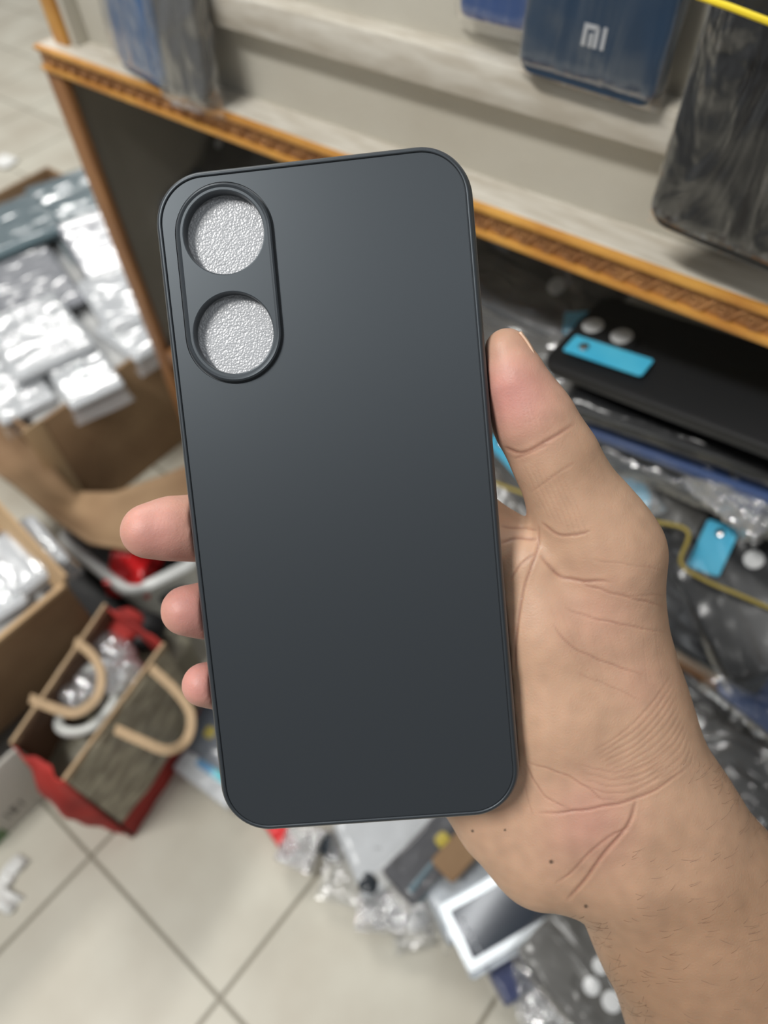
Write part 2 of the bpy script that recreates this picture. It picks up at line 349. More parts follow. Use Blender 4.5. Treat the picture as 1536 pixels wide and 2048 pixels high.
pile_case(1465, 1245, .56, 1560, 1300, .55, 'black phone case with one long pale slot lying near the lower rail', m=BLK, nh=Vector((-.1, -.5, 1)), seed=17, plate=(.004, -.02, .04, .03, .012), lens=((.0, -.020, .007),))
pile_case(1215, 960, .60, 1180, 880, .62, 'phone case in shiny white sleeve with cyan side behind the thumb', m=CYAN, w_=.05, h=.07, nh=Vector((-.1, -.5, 1)), seed=18, film=FILM_W, amp=.005)
pile_case(1050, 545, .60, 1150, 590, .58, 'black phone case with a pale lens hole lying deep under the gold rail', m=BLK, nh=Vector((-.2, -.6, 1)), seed=19, lens=((.0, .03, .007),), tagp=(.02, .062, .018, .02, .5, CYAN), film=FILM_B)
pile_case(1035, 690, .60, 1130, 720, .58, 'dark grey phone case in dull crinkled sleeve left of the thumb tip', m=DGREY, nh=Vector((-.1, -.5, 1)), seed=20, lens=((.02, .03, .008),), film=FILM_B, amp=.004)
pile_case(1060, 880, .66, 1000, 800, .69, 'dark grey phone case with cyan tag seen between thumb and black case', m=DGREY, nh=Vector((-.1, -.5, 1)), seed=21, tagp=(-.020, -.004, .02, .055, .1, CYAN))
pile_case(1100, 985, .66, 1020, 930, .68, 'dark phone case under the yellow string in the cabinet', m=DGREY, nh=Vector((-.1, -.6, 1)), seed=22)
pile_case(470, 300, .80, 600, 360, .74, 'black phone case in a bag behind the upper left of the gold rail', m=BLK, nh=Vector((-.1, -.8, .8)), seed=23, film=FILM_B, lens=((.0, -.03, .006),))
pile_case(372, 290, .83, 350, 170, .83, 'navy phone case standing on edge by the grey cabinet side', m=NAVY, nh=Vector((.9, -.5, .1)), seed=24, stripe=BLUE)
pile_case(1480, 1460, .66, 1400, 1390, .68, 'black phone case with a pale lens hole below the lower rail', m=BLK, nh=Vector((-.1, -.5, 1)), seed=25, lens=((-.01, .03, .008),))
pile_case(1510, 1580, .62, 1420, 1530, .64, 'dark grey phone case at the right edge above the forearm', m=DGREY, nh=Vector((-.1, -.5, 1)), seed=26, film=FILM_B)
pile_case(1560, 1395, .54, 1500, 1350, .555, 'blue phone case in milky bag at the right edge below the lower rail', m=MIDB, nh=Vector((-.1, -.5, 1)), seed=27, film=FILM_B, w_=.05, h=.08)
# crumpled bright clear bag
def bag(name, label, cat, o, ydir, nh, w_, h, amp, m, seed, fr=30, group=None, inner=None):
    root = empty(name, frame(o, ydir, nh), label, cat, group)
    MB().grid(crumple(w_, h, amp, seed, amp * .9, .008, fr), 34, 34).build('film_sheet', m, root, True, angle=180)
    MB().grid(crumple(w_ * .97, h * .97, amp * .4, seed + 5, -amp * .4, .0, fr), 14, 14).build('film_underside', m, root, True, angle=180)
    if inner: link('inner_card', *slab(w_ * .7, h * .75, .004, [(0, -.003), (0, .0005)]), inner, root)
    return root
bag('plastic_bag', 'crumpled bright clear bag at the right edge of the cabinet pile', 'plastic bag', at(1490, 960, .52), at(1560, 900, .52) - at(1490, 960, .52), Vector((-.2, -.4, 1)), .07, .06, .009, film_mat('very_shiny_film', base=.3, rough=.12, bump=1, bscale=50, milky=.2), 2.2, 45)
STR = mat('yellow_string', (170, 150, 70), .7)
tag(MB().tube(smooth([at(960, 955, .60), at(1120, 1010, .59), at(1290, 1040, .575), at(1375, 1062, .555), at(1362, 1125, .545), at(1410, 1160, .535), at(1480, 1190, .525), at(1560, 1225, .52)]), .0014, 6).build('string', STR), 'dull yellow string lying over the cases beside the palm', 'string')
# ------------------------------------------------------------------ cardboard boxes and bags at left
CARD = mat('brown_cardboard', (156, 128, 96), .8, nscale=7, rgb2=(128, 100, 72), bump=.2, bscale=30)
CARDL = mat('light_cardboard', (196, 166, 128), .8, nscale=7, rgb2=(176, 146, 110))
def carton(name, label, x0, x1, y0, y1, z0, z1, th=.005, m=CARD, cat='cardboard box'):
    root = empty(name, Matrix.Translation(((x0 + x1) / 2, (y0 + y1) / 2, z0)), label, cat); inv = root.matrix_world.inverted()
    def w(n, *b):
        o = MB().bbox(*b, .0012).build(n, m, root); o.matrix_parent_inverse = inv; return o
    w('side_wall', x1 - th, x1, y0, y1, z0, z1); w('side_wall', x0, x0 + th, y0, y1, z0, z1)
    w('side_wall', x0 + th, x1 - th, y0, y0 + th, z0, z1); w('side_wall', x0 + th, x1 - th, y1 - th, y1, z0, z1)
    w('bottom', x0 + th, x1 - th, y0 + th, y1 - th, z0, z0 + th)
    return root, inv
FILLM = mat('crumpled_white_fill', (176, 176, 174), .5, nscale=14, rgb2=(140, 142, 144), bump=1.0, bscale=25)
b1, b1i = carton('cardboard_box', 'open brown cardboard box filled with shiny clear packs, left of the cabinet', -1.45, -.852, .213, .66, 0, .2)
def flap(root, inv, name, pts, wdir, wid, th, m):
    o = MB().strip(pts, wdir, wid, th).build(name, m, root, True, angle=60); o.matrix_parent_inverse = inv; return o
# curved torn flap sagging at the foot of the box
fi = [(-40, 800, .16), (60, 880, .15), (150, 985, .10), (230, 985, .13), (330, 950, .12), (400, 920, .11)]
fo_ = [(-40, 925, .15), (30, 975, .15), (105, 1040, .15), (180, 1090, .145), (280, 1105, .14), (400, 1085, .13)]
def flp(a, b):
    k = min(int(a * 5), 4); t = a * 5 - k
    p = onZ(*fi[k]).lerp(onZ(*fi[k + 1]), t); q = onZ(*fo_[k]).lerp(onZ(*fo_[k + 1]), t); m_ = p.lerp(q, b)
    return (m_.x, m_.y, m_.z - .02 * math.sin(b * math.pi))
o = MB().grid(flp, 30, 8).build('torn_flap', CARD, b1, True, angle=180); o.matrix_parent_inverse = b1i; o.modifiers.new('thick', 'SOLIDIFY').thickness = .003
o = MB().bbox(-.853, -.8505, .205, .235, .03, .205, .001).build('tape', mat('packing_tape', (186, 158, 122), .3), b1); o.matrix_parent_inverse = b1i
o = MB().bbox(-1.42, -.87, .232, .64, .02, .19, .004).build('packing_fill', FILLM, b1); o.matrix_parent_inverse = b1i; o['label'] = 'white wrapped stock filling the box'
WPACK = mat('white_pack', (192, 195, 198), .5); GPACK = mat('grey_green_pack', (92, 110, 116), .25); SPACK = mat('silver_grey_pack', (150, 152, 158), .25, metal=.3)
def pack(u, v, z, u2, v2, sx, sy, t, m, label, film=FILM_B, seed=1., tilt=(0, -.1, 1), amp=.0035, strip=None):
    o = onZ(u, v, z); root = empty('wrapped_pack', frame(o, onZ(u2, v2, z) - o, tilt), label, 'packet')
    link('pack_body', *slab(sx, sy, .006, [(.003, -t), (0, -t + .003), (0, -.003), (.003, 0)]), m, root)
    if strip: link('dark_strip', [(p[0] * 1 + sx * .1, p[1], p[2]) for p in slab(.04, .016, .002, [(0, .0), (0, .0012)])[0]], slab(.04, .016, .002, [(0, 0), (0, .001)])[1], strip, root)
    if film: MB().grid(crumple(sx * 1.08, sy * 1.08, amp, seed, amp + .001, .012, 18), 30, 30).build('plastic_wrap', film, root, True, angle=180)
    return root
pack(160, 425, .212, 270, 385, .24, .12, .012, GPACK, 'grey green pack in shiny wrap at the far end of the cardboard box', seed=1.1, film=FILM, tilt=(.1, -.12, 1))
pack(20, 450, .225, 120, 410, .15, .15, .012, GPACK, 'grey green pack at the far left edge of the cardboard box', seed=2.5, film=FILM)
pack(200, 505, .222, 310, 465, .20, .08, .010, SPACK, 'silver grey pack in the middle of the cardboard box', seed=3.1, film=FILM, tilt=(.1, -.25, 1))
pack(60, 570, .215, 160, 530, .18, .12, .010, SPACK, 'silver grey pack by the left edge of the cardboard box', seed=3.9, film=FILM)
pack(245, 590, .215, 345, 550, .15, .10, .012, WPACK, 'white pack in clear wrap beside the cabinet post', seed=4.2, film=FILM_W)
pack(70, 665, .225, 160, 625, .16, .12, .014, WPACK, 'white pack with bright glare at the left of the cardboard box', seed=5.3)
pack(150, 725, .207, 250, 680, .17, .08, .010, WPACK, 'white pack with a small dark strip near the front corner of the box', seed=6.1, strip=GPACK, film=FILM_W, amp=.003)
pack(285, 655, .203, 335, 625, .11, .10, .010, WPACK, 'white pack at the right rim of the cardboard box', seed=7.7, film=FILM_W)
pack(25, 770, .203, 110, 730, .13, .08, .010, WPACK, 'white pack against the front wall of the cardboard box', seed=8.8, film=FILM_B)

# second open box, lower left
c2 = onZ(135, 1170, .24)
b2, b2i = carton('cardboard_box', 'open brown cardboard box holding white bags at the left edge, beside the tote bag', c2.x - .30, c2.x, c2.y - .30, c2.y, .12, .24, m=CARD)
flap(b2, b2i, 'top_flap', [Vector((c2.x, c2.y - .003, .24)), Vector((c2.x - .12, c2.y + .006, .255)), Vector((c2.x - .29, c2.y + .02, .27))], (0, .4, 1), .035, .004, CARDL)
o = MB().bbox(c2.x - .285, c2.x - .012, c2.y - .285, c2.y - .02, .13, .222, .004).build('packing_fill', FILLM, b2); o.matrix_parent_inverse = b2i; o['label'] = 'white wrapped stock filling the box'
o = MB().bbox(c2.x - .006, c2.x + .001, c2.y - .30, c2.y, .236, .243, .001).build('rim', CARDL, b2); o.matrix_parent_inverse = b2i; o['label'] = 'pale cut rim of the cardboard'
pack(45, 1110, .24, 5, 1060, .07, .09, .015, WPACK, 'white bag lying on top in the lower left box', film=FILM_W, seed=9.1)
pack(-5, 1180, .236, -30, 1130, .045, .07, .010, WPACK, 'white bag with a bright glare at the near rim of the lower left box', film=FILM_B, seed=9.7)
XC = -.538
def onX(u, v, x): q = ray(u, v); return Vector(C + q * x / q[0])
b3, b3i = carton('carton', 'pale grey carton with small dark print and green bottom edge, under the lower left box', XC - .30, XC, -.162, c2.y - .02, 0, .118, m=mat('pale_grey_carton', (192, 188, 180), .6), cat='carton')
GRN = mat('green_print', (96, 124, 84), .6)
o = MB().box(XC, XC + .0008, -.162, -.128, .0, .022).build('green_patch', GRN, b3, False); o.matrix_parent_inverse = b3i; o['label'] = 'green printed corner'
INK = mat('dark_ink', (70, 64, 60), .6)
mb = MB(); q = onX(30, 1618, XC); yy = q.y - .011; zz = q.z - .006
for (a, b, z0, z1) in ((0, .002, 0, .014), (.007, .009, 0, .014), (.007, .014, .0125, .014), (.007, .013, .006, .0078), (.007, .014, 0, .0018), (.019, .021, 0, .014)):
    mb.box(XC, XC + .0008, yy + a, yy + b, zz + z0, zz + z1)
o = mb.build('printed_letters', INK, b3, False); o.matrix_parent_inverse = b3i; o['label'] = 'small dark printed capitals'

# white tray
TRAYM = mat('white_plastic', (226, 228, 226), .3)
zt = .10; ta, tb, tc_ = onZ(120, 1072, zt), onZ(262, 1190, zt), onZ(400, 1120, zt)
td = ta + (tc_ - tb)
tray = empty('plastic_tray', Matrix.Translation(tb - Vector((0, 0, zt))), 'white plastic tray with a thick rolled rim and red things inside, behind the middle fingertip', 'tray'); ti = tray.matrix_world.inverted()
def lp(a, b, t): return a.lerp(b, t)
cs = [ta, tb, tc_, td]; ring = []
for i in range(4):
    p, q, r_ = cs[i - 1], cs[i], cs[(i + 1) % 4]
    for k in range(7):
        t = k / 6; A = q + (p - q).normalized() * .02; B = q + (r_ - q).normalized() * .02
        ring.append((A * (1 - t) ** 2 + q * 2 * t * (1 - t) + B * t * t))
o = MB().tube(ring, .0085, 10, True).build('rolled_rim', TRAYM, tray); o.matrix_parent_inverse = ti
cen = sum(cs, Vector()) / 4
lo_ = [Vector((p.x, p.y, zt)) for p in ring]; l1 = [Vector((*(cen.lerp(p, .93)).xy, .004)) for p in ring]; l2 = [Vector((*(cen.lerp(p, .9)).xy, .008)) for p in ring]; l3 = [Vector((*(cen.lerp(p, .97)).xy, zt)) for p in ring]
v, f = loft([[tuple(p) for p in L] for L in (lo_, l1, l2, l3)], True, False)
f = [q for q in f if len(q) == 4] + [tuple(range(len(ring) * 2, len(ring) * 3))]
o = link('tray_wall', v, f, TRAYM, tray); o.matrix_parent_inverse = ti
RED = mat('red_plastic', (214, 36, 40), .35); REDF = mat('red_fabric', (170, 44, 36), .8, nscale=20, rgb2=(140, 34, 30))
BLKF = mat('black_stuff', (22, 22, 24), .5)
o = onZ(262, 1125, .10)
mb = MB().grid(crumple(.085, .06, .012, 3.7, .008, .01, 30), 16, 16)
tag(mb.build('red_wrapper', RED, world=frame(o, (1, .6, 0), (0, -.2, 1))), 'crumpled bright red wrapper lying in the white tray', 'wrapper')
o = onZ(320, 1130, .07)
tag(link('black_pouch', *slab(.09, .09, .02, [(.01, -.03), (0, -.02), (0, -.006), (.012, 0)]), BLKF, world=frame(o, (1, .4, 0), (0, 0, 1))), 'black pouch lying under the red wrapper in the tray', 'pouch')
o = onZ(170, 1180, .05)
tag(link('black_pouch', *slab(.07, .20, .02, [(.01, -.05), (0, -.03), (0, -.006), (.012, 0)]), BLKF, world=frame(o, onZ(240, 1230, .05) - onZ(120, 1130, .05), (0, 0, 1))), 'black pouch on the floor between tray and lower left box', 'pouch')

# ------------------------------------------------------------------ tote bag
ZR = .20
A, B, Cc, D = onZ(25, 1490, ZR), onZ(213, 1212, ZR), onZ(330, 1290, ZR), onZ(130, 1562, ZR)
bagc = (A + B + Cc + D) / 4
tote = empty('tote_bag', Matrix.Translation((bagc.x, bagc.y, 0)), 'open red and brown tote bag with tan handles standing on the tiles', 'bag'); toi = tote.matrix_world.inverted()
def wallg(P, Q, name, m, sd, z0=0.0, z1=ZR, inn=.94, wob=.005, label=None, bulge=.006):
    n = Vector((Q.y - P.y, P.x - Q.x, 0)).normalized()
    if n.dot((P + Q) / 2 - bagc) < 0: n = -n
    def fn(a, b):
        p = P.lerp(Q, a); z = z0 + (z1 - z0) * b; c = bagc.lerp(p, inn + (1 - inn) * z / ZR)
        w_ = wob * noise.noise(Vector((a * 5, z * 22, sd))) * min(1, 4 * min(a, 1 - a)) + bulge * math.sin(a * math.pi) * math.sin(min(1, z / ZR) * math.pi)
        return (c.x + n.x * w_, c.y + n.y * w_, z)
    o = MB().grid(fn, 22, 14).build(name, m, tote, True, angle=180); o.matrix_parent_inverse = toi
    sm = o.modifiers.new('thick', 'SOLIDIFY'); sm.thickness = .0015
    if label: o['label'] = label
    return o
SILV = mat('silver_grey_print', (186, 178, 156), .4, nscale=38, rgb2=(116, 106, 88), bump=.8, bscale=60, stretch=(1, 1, 2.2))
BRN = mat('brown_bag_lining', (92, 68, 50), .75)
wallg(D, Cc, 'front_panel', SILV, 1, z0=.0, label='crinkled silver grey patterned panel')
wallg(D, Cc, 'hem', REDF, 1, z0=.0, z1=.045, inn=.965, label='red band along the bottom')
wallg(A, D, 'side_gusset', REDF, 2, label='red side', bulge=.022, wob=.008, inn=1.0)
wallg(Cc, B, 'side_gusset', REDF, 3, label='dark red side')
wallg(B, A, 'back_panel', BRN, 4)
mb = MB(); mb.add([(bagc.lerp(p, .93).x, bagc.lerp(p, .93).y, .003) for p in (A, B, Cc, D)], [(0, 1, 2, 3)])
o = mb.build('base', BRN, tote, False); o.matrix_parent_inverse = toi
TAN = mat('tan_webbing', (176, 150, 118), .8, nscale=80, namt=.12)
for P, Q in ((A, B), (D, Cc)):
    o = MB().strip([P.lerp(Q, t / 12) + Vector((0, 0, .001)) for t in range(13)], (0, 0, 1), .008, .003).build('rim_binding', TAN, tote); o.matrix_parent_inverse = toi
def handle(pp, name='handle'):
    n = len(pp); out = []
    for i in range(n - 1):
        p0, p1, p2, p3 = pp[max(i - 1, 0)], pp[i], pp[i + 1], pp[min(i + 2, n - 1)]
        for k in range(6):
            t = k / 6; out.append(0.5 * ((2 * p1) + (-p0 + p2) * t + (2 * p0 - 5 * p1 + 4 * p2 - p3) * t * t + (-p0 + 3 * p1 - 3 * p2 + p3) * t ** 3))
    out.append(pp[-1])
    o = MB().strip(out, lambda i: Vector((.3, -.5, 1)).cross(out[min(i + 1, len(out) - 1)] - out[max(i - 1, 0)]), .0095, .0028).build(name, TAN, tote); o.matrix_parent_inverse = toi
handle([onZ(62, 1397, .20), onZ(105, 1415, .215), onZ(153, 1425, .22), onZ(193, 1395, .22), onZ(203, 1350, .22), onZ(185, 1310, .215), onZ(152, 1283, .20)])
handle([onZ(232, 1458, .20), onZ(280, 1480, .205), onZ(335, 1500, .20), onZ(374, 1478, .19), onZ(382, 1430, .19), onZ(355, 1385, .195), onZ(302, 1335, .20)])
# contents of the bag
CLR = film_mat('stiff_clear_plastic', base=.28, rough=.14, bump=.8, bscale=30, milky=.25)
def ball(name, u, v, z, r, m, label, cat, sx=1, sy=1, sz=1, grp=None):
    o = onZ(u, v, z); n = 20; mb = MB()
    def fn(a, b):
        th = a * 2 * math.pi; ph = (b - .5) * math.pi; d = 1 + .16 * noise.noise(Vector((math.cos(th) * 1.5, math.sin(th) * 1.5, b * 3 + u)))
        return (r * sx * d * math.cos(ph) * math.cos(th), r * sy * d * math.cos(ph) * math.sin(th), r * sz * d * math.sin(ph))
    return tag(mb.grid(fn, n, 12).build(name, m, None, True, Matrix.Translation(o), 180), label, cat, grp)
ball('clear_pouch', 220, 1310, .165, .034, CLR, 'puffy clear pouch at the far end inside the tote bag', 'pouch', 1, .8, .6)
ball('clear_pouch', 165, 1370, .155, .036, CLR, 'puffy clear pouch behind the inner tote handle', 'pouch', 1, .7, .6)
ball('clear_pouch', 145, 1395, .175, .018, CLR, 'small bright clear pouch at the left inside the tote bag', 'pouch', 1, .8, .7)
ball('clear_pouch', 245, 1355, .18, .026, CLR, 'clear pouch with bright glare in the middle of the tote bag', 'pouch', .8, .9, .7)
o = onZ(185, 1392, .165)
rg = [(.026 * math.cos(a), .044 * math.sin(a), .004 * math.sin(3 * a)) for a in [k / 28 * 2 * math.pi for k in range(28)]]
tag(MB().tube(rg, .0055, 8, True).build('plastic_ring', mat('glossy_clear_ring', (210, 212, 208), .08, spec=.9), world=frame(o, (-.2, 1, 0), (.1, -.2, 1))), 'glossy pale ring lying inside the tote bag', 'ring')
o = onZ(215, 1390, .13)
tag(link('wrapped_pack', *slab(.09, .2, .01, [(.01, -.12), (0, -.1), (0, -.006), (.012, 0)]), mat('olive_grey_pack', (112, 108, 92), .5), world=frame(o, (Cc - D), (0, 0, 1))), 'olive grey pack filling the tote bag', 'packet')
ball('red_pouch', 250, 1250, .165, .022, REDF, 'red pouch at the far end of the tote bag', 'pouch', 1, 1, .6)
ball('black_pouch', 285, 1262, .15, .026, BLKF, 'black pouch beside the red one in the tote bag', 'pouch', 1, 1, .7)

# ------------------------------------------------------------------ heap on the floor below the hand
HOLO = mat('holographic_label', (90, 200, 200), .25, metal=.5, nscale=24, rgb2=(120, 160, 220))
def heap_pack(name, label, cat, u, v, z, u2, v2, sx, sy, t, m, tilt=(0, -.15, 1), film=None, seed=1, amp=.004, extra=None):
    o = onZ(u, v, z); root = empty(name, frame(o, onZ(u2, v2, z) - o, tilt), label, cat)
    link('pack_body', *slab(sx, sy, .005, [(.002, -t), (0, -t + .002), (0, -.002), (.002, 0)]), m, root)
    if film: MB().grid(crumple(sx * 1.12, sy * 1.1, amp, seed, amp + .002, .008, 24), 26, 26).build('plastic_wrap', film, root, True, angle=180)
    if extra: extra(root)
    return root
def holo(root): link('shiny_label', *slab(.012, .045, .002, [(0, 0), (0, .001)]), HOLO, root)['label'] = 'rainbow shimmering label'
heap_pack('wrapped_pack', 'flat pack with a rainbow shimmering label beside the black case, lower left', 'packet', 425, 1540, .03, 370, 1500, .05, .09, .01, WPACK, film=FILM, extra=holo)
def yl(root): link('yellow_spot', *slab(.014, .014, .005, [(0, 0), (0, .001)]), mat('yellow_print', (200, 180, 70), .5), root)
heap_pack('wrapped_pack', 'dark grey pack with a yellow spot right of the tote bag', 'packet', 420, 1465, .04, 380, 1440, .06, .1, .01, mat('slate_pack', (96, 104, 116), .35), film=FILM, extra=yl)
heap_pack('wrapped_pack', 'glossy white pack just below the black case', 'packet', 800, 1605, .06, 700, 1655, .14, .15, .02, WPACK, tilt=(.0, -.15, 1), film=FILM, amp=.002, seed=4)
heap_pack('wrapped_pack', 'dark grey pack with a yellow spot below the heel of the hand', 'packet', 885, 1680, .09, 820, 1750, .045, .13, .012, mat('charcoal_pack', (84, 84, 88), .35), tilt=(.2, -.15, 1), film=FILM, extra=yl)
heap_pack('wrapped_pack', 'thin teal edged pack standing beside the dark grey one', 'packet', 905, 1700, .085, 845, 1775, .02, .12, .02, mat('teal_pack', (90, 118, 130), .3), tilt=(.6, -.15, 1))
heap_pack('cardboard_piece', 'tan cardboard piece showing below the heel of the hand', 'cardboard', 945, 1675, .11, 900, 1725, .03, .09, .006, CARD)
for i, (u, v, z, sx, lab) in enumerate(((600, 1690, .03, .05, 'crumpled clear bag at the left end of the floor heap'), (700, 1740, .03, .07, 'crumpled clear bag below the glossy white pack'),
                                   (790, 1770, .04, .09, 'crumpled clear bag spilling onto the tiles mid heap'), (860, 1800, .05, .07, 'crumpled clear bag left of the silver framed glass pack'),
                                   (1090, 1990, .04, .07, 'crumpled clear bag at the bottom edge beside the grey case'), (820, 1850, .02, .05, 'small clear bag at the front edge of the floor heap'),)):
    o = onZ(u, v, z); bag('plastic_bag', lab, 'plastic bag', o, (1, .3 + .2 * i, 0), (0, -.2, 1), sx, sx * .9, .008, FILM_B if i % 2 else film_mat('very_shiny_film'), 31.0 + i, 42)
ball('black_ball', 667, 1692, .022, .016, mat('dark_glossy_plastic', (40, 46, 52), .15), 'small round glossy black ball at the left of the floor heap', 'ball')
ball('black_ball', 738, 1768, .05, .012, mat('dark_glossy_plastic', (40, 46, 52), .15), 'small black ball resting on the clear bags', 'ball')
o = onZ(560, 1668, .01); tag(MB().grid(crumple(.05, .02, .004, 9.1, .004, .002, 60), 10, 8).build('red_scrap', RED, world=frame(o, (.2, 1, 0), (0, 0, 1))), 'small red scrap peeking out under the black case', 'scrap')
# silver framed glass pack
g0, g1, g2 = onZ(880, 1812, .09), onZ(935, 1950, .09), onZ(1160, 1818, .09)
gc = (g0 + g2) / 2; gy = (g2 - g1); gw = (g1 - g0).length; gh = gy.length * 1.0
gr = empty('glass_protector_pack', frame(gc, gy, (0, 0, 1)), 'dark glass screen pack with a bright silver frame on the floor heap', 'packet')
SFR = mat('silver_frame', (214, 218, 220), .22, metal=.55); GLS = mat('dark_smoky_glass', (40, 46, 56), .1, spec=.5)
vv, ff = planar(rrect(gw, gh, .004, 4), [rrect(gw, gh, .004, 4, .0085)], .001)
outer = [rrect(gw, gh, .004, 4), rrect(gw, gh, .004, 4, .0085)]
mb = MB(); mb.add(*loft([[(x, y, z) for x, y in L] for L, z in ((outer[1], -.006), (outer[0], -.006), (outer[0], .001), (outer[0], .0015), (outer[1], .0015), (outer[1], -.006))], False, False))
mb.build('silver_frame', SFR, gr, True, angle=30)
link('glass_sheet', *slab(gw - .016, gh - .016, .003, [(0, -.005), (0, -.001)]), GLS, gr)
mb = MB()
for i in range(6): mb.box(-gw / 2 + .018 + i * .009, -gw / 2 + .024 + i * .009, -gh / 2 + .016, -gh / 2 + .0185, -.001, -.0006)
mb.build('printed_letters', mat('grey_ink', (130, 134, 140), .5), gr, False)
link('backing_pack', *slab(gw + .01, gh, .004, [(0, -.022), (0, -.008)]), mat('silver_foil', (176, 182, 188), .3, metal=.4, bump=.6, bscale=30), gr)
heap_pack('wrapped_pack', 'silver foil pack behind the framed glass pack', 'packet', 965, 1755, .075, 1060, 1700, .075, .12, .012, mat('silver_foil', (176, 182, 188)), film=FILM_B, seed=6)
heap_pack('wrapped_pack', 'navy blue pack poking out under the framed glass pack', 'packet', 1045, 1905, .05, 1110, 1860, .06, .08, .012, mat('navy_pack', (42, 54, 100), .4), film=FILM, seed=7)
o = onZ(1190, 1960, .10); y2 = onZ(1110, 1885, .10) - onZ(1200, 1985, .10)
phone_case('phone_case', 'grey phone case with four pale lens holes lying on the heap beside the forearm', 'phone case', o, -y2, (0, -.12, 1), m=DGREY, w_=.075, h=.125, seed=41,
           lens=((-.017, .014, .0085), (.002, .020, .0085), (-.012, -.004, .007), (.006, .001, .0075)), plate=(-.004, .008, .05, .046, .010), r=.008)
heap_pack('wrapped_pack', 'dark pack lying underneath the grey case with four lens holes', 'packet', 1180, 1930, .05, 1110, 1870, .1, .14, .02, mat('charcoal_pack', (84, 84, 88)))
# scraps on the floor
def scrap(u, v, w_, h, label, m=PALE, sd=1.):
    o = onZ(u, v, .002); tag(MB().grid(crumple(w_, h, .006, sd, .006, .002, 40), 12, 12).build('paper_scrap', m, world=frame(o, (1, .2, 0), (0, 0, 1))), label, 'scrap')
scrap(8, 325, .05, .06, 'crumpled white paper scrap on the tiles at the far left')
scrap(18, 1752, .045, .016, 'white paper scrap at the lower left edge of the floor', sd=2.)
scrap(0, 1790, .02, .05, 'narrow curled white paper strip below the paper scrap at the left edge', sd=3.)

# ------------------------------------------------------------------ the black phone case in the hand
EX = np.array([0.99467296, -0.08916247, -0.05172767]); EYd = np.array([0.09317881, 0.99232663, 0.08127467]); EZ = np.array([0.04408409, -0.08566164, 0.99534852])
T0 = np.array([-0.01077587, -0.00222466, 0.18848465])
CW, CH = .0785, .1689
Wx, Wy, Wn = Vector(M @ EX), Vector(M @ -EYd), Vector(M @ -EZ)
CO = Vector(C + M @ T0)
CASEM = Matrix([[Wx[i], Wy[i], Wn[i], CO[i]] for i in range(3)] + [[0, 0, 0, 1]])
CINV = CASEM.inverted()
def on_case(u, v, z=0.0):
    o = CINV @ Vector(C); d = (CINV.to_3x3() @ Vector(ray(u, v))); t = (z - o.z) / d.z; p = o + d * t; return p.x, p.y
def case_mat():
    m = bpy.data.materials.new('matte_black_case_silicone'); m.use_nodes = True; nt = m.node_tree; b = nt.nodes['Principled BSDF']
    b.inputs['Base Color'].default_value = (.021, .024, .028, 1); b.inputs['Roughness'].default_value = .43; b.inputs['Specular IOR Level'].default_value = .66
    b.inputs['Specular Tint'].default_value = (.82, .92, 1, 1); b.inputs['Sheen Weight'].default_value = .12; b.inputs['Sheen Roughness'].default_value = .4
    return m
CM = case_mat()
held = empty('phone_case', CASEM, 'matte black phone case with two round camera holes, held in the hand', 'phone case')
mm = .001
prof = [(2.05, 0), (2.0, -.25), (1.84, -.25), (1.78, .04), (1.62, .16), (1.4, .2), (1.15, .13), (.9, -.04), (.66, -.32), (.44, -.7), (.24, -1.25), (.08, -2.0), (0, -3.0), (0, -6.6), (.2, -8.2), (.7, -9.1), (1.2, -9.3), (1.7, -9.0), (1.8, -8.2), (1.6, -7.2), (1.55, -3), (1.6, -1.4), (2.05, -1.4)]
NC = 16; RC = .0128
v, f = slab(CW, CH, RC, [(a * mm, b * mm) for a, b in prof], n=NC, cap0=False, cap1=False)
shell = MB().add(v, f)
pc1 = on_case(447, 465, .001); pc2 = on_case(467, 666, .001)
pmx, pmy = (pc1[0] + pc2[0]) / 2, (pc1[1] + pc2[1]) / 2; pa = math.atan2(pc1[1] - pc2[1], pc1[0] - pc2[0]) - math.pi / 2
plen = math.hypot(pc1[0] - pc2[0], pc1[1] - pc2[1]); PR = .01215; HR = .00985
def pill(r, ins=0): return rot2(rrect(2 * r, plen + 2 * r, r, 20, ins), pmx, pmy, pa)
inner = rrect(CW, CH, RC, NC, 2.05 * mm)
shell.add(*planar(inner, [pill(PR + .0002)], 0)); shell.add(*planar(inner, [pill(PR + .0002)], -1.4 * mm))
sb = shell.build('shell', CM, held, True, angle=45)
pl = MB()
loops = [[(x, y, z * mm) for x, y in pill(PR, i * mm)] for i, z in ((-.2, 0), (-.1, -.3), (.05, -.3), (.15, .5), (.4, 1.05), (.8, 1.25), (1.15, 1.12), (1.4, 1.0))]
pl.add(*loft(loops, False, False))
h1, h2 = circle(*pc1, HR + .00035, 64), circle(*pc2, HR + .00035, 64)
pl.add(*planar(pill(PR, 1.4 * mm), [h1, h2], 1.0 * mm))
for (cx, cy) in (pc1, pc2):
    pl.add(*loft([[(x, y, z * mm) for x, y in circle(cx, cy, HR + d * mm, 64)] for d, z in ((.35, 1.0), (.12, .92), (0, .6), (0, -2.2), (.5, -2.2))], False, False))
pl.build('camera_frame', CM, held, True, angle=28)
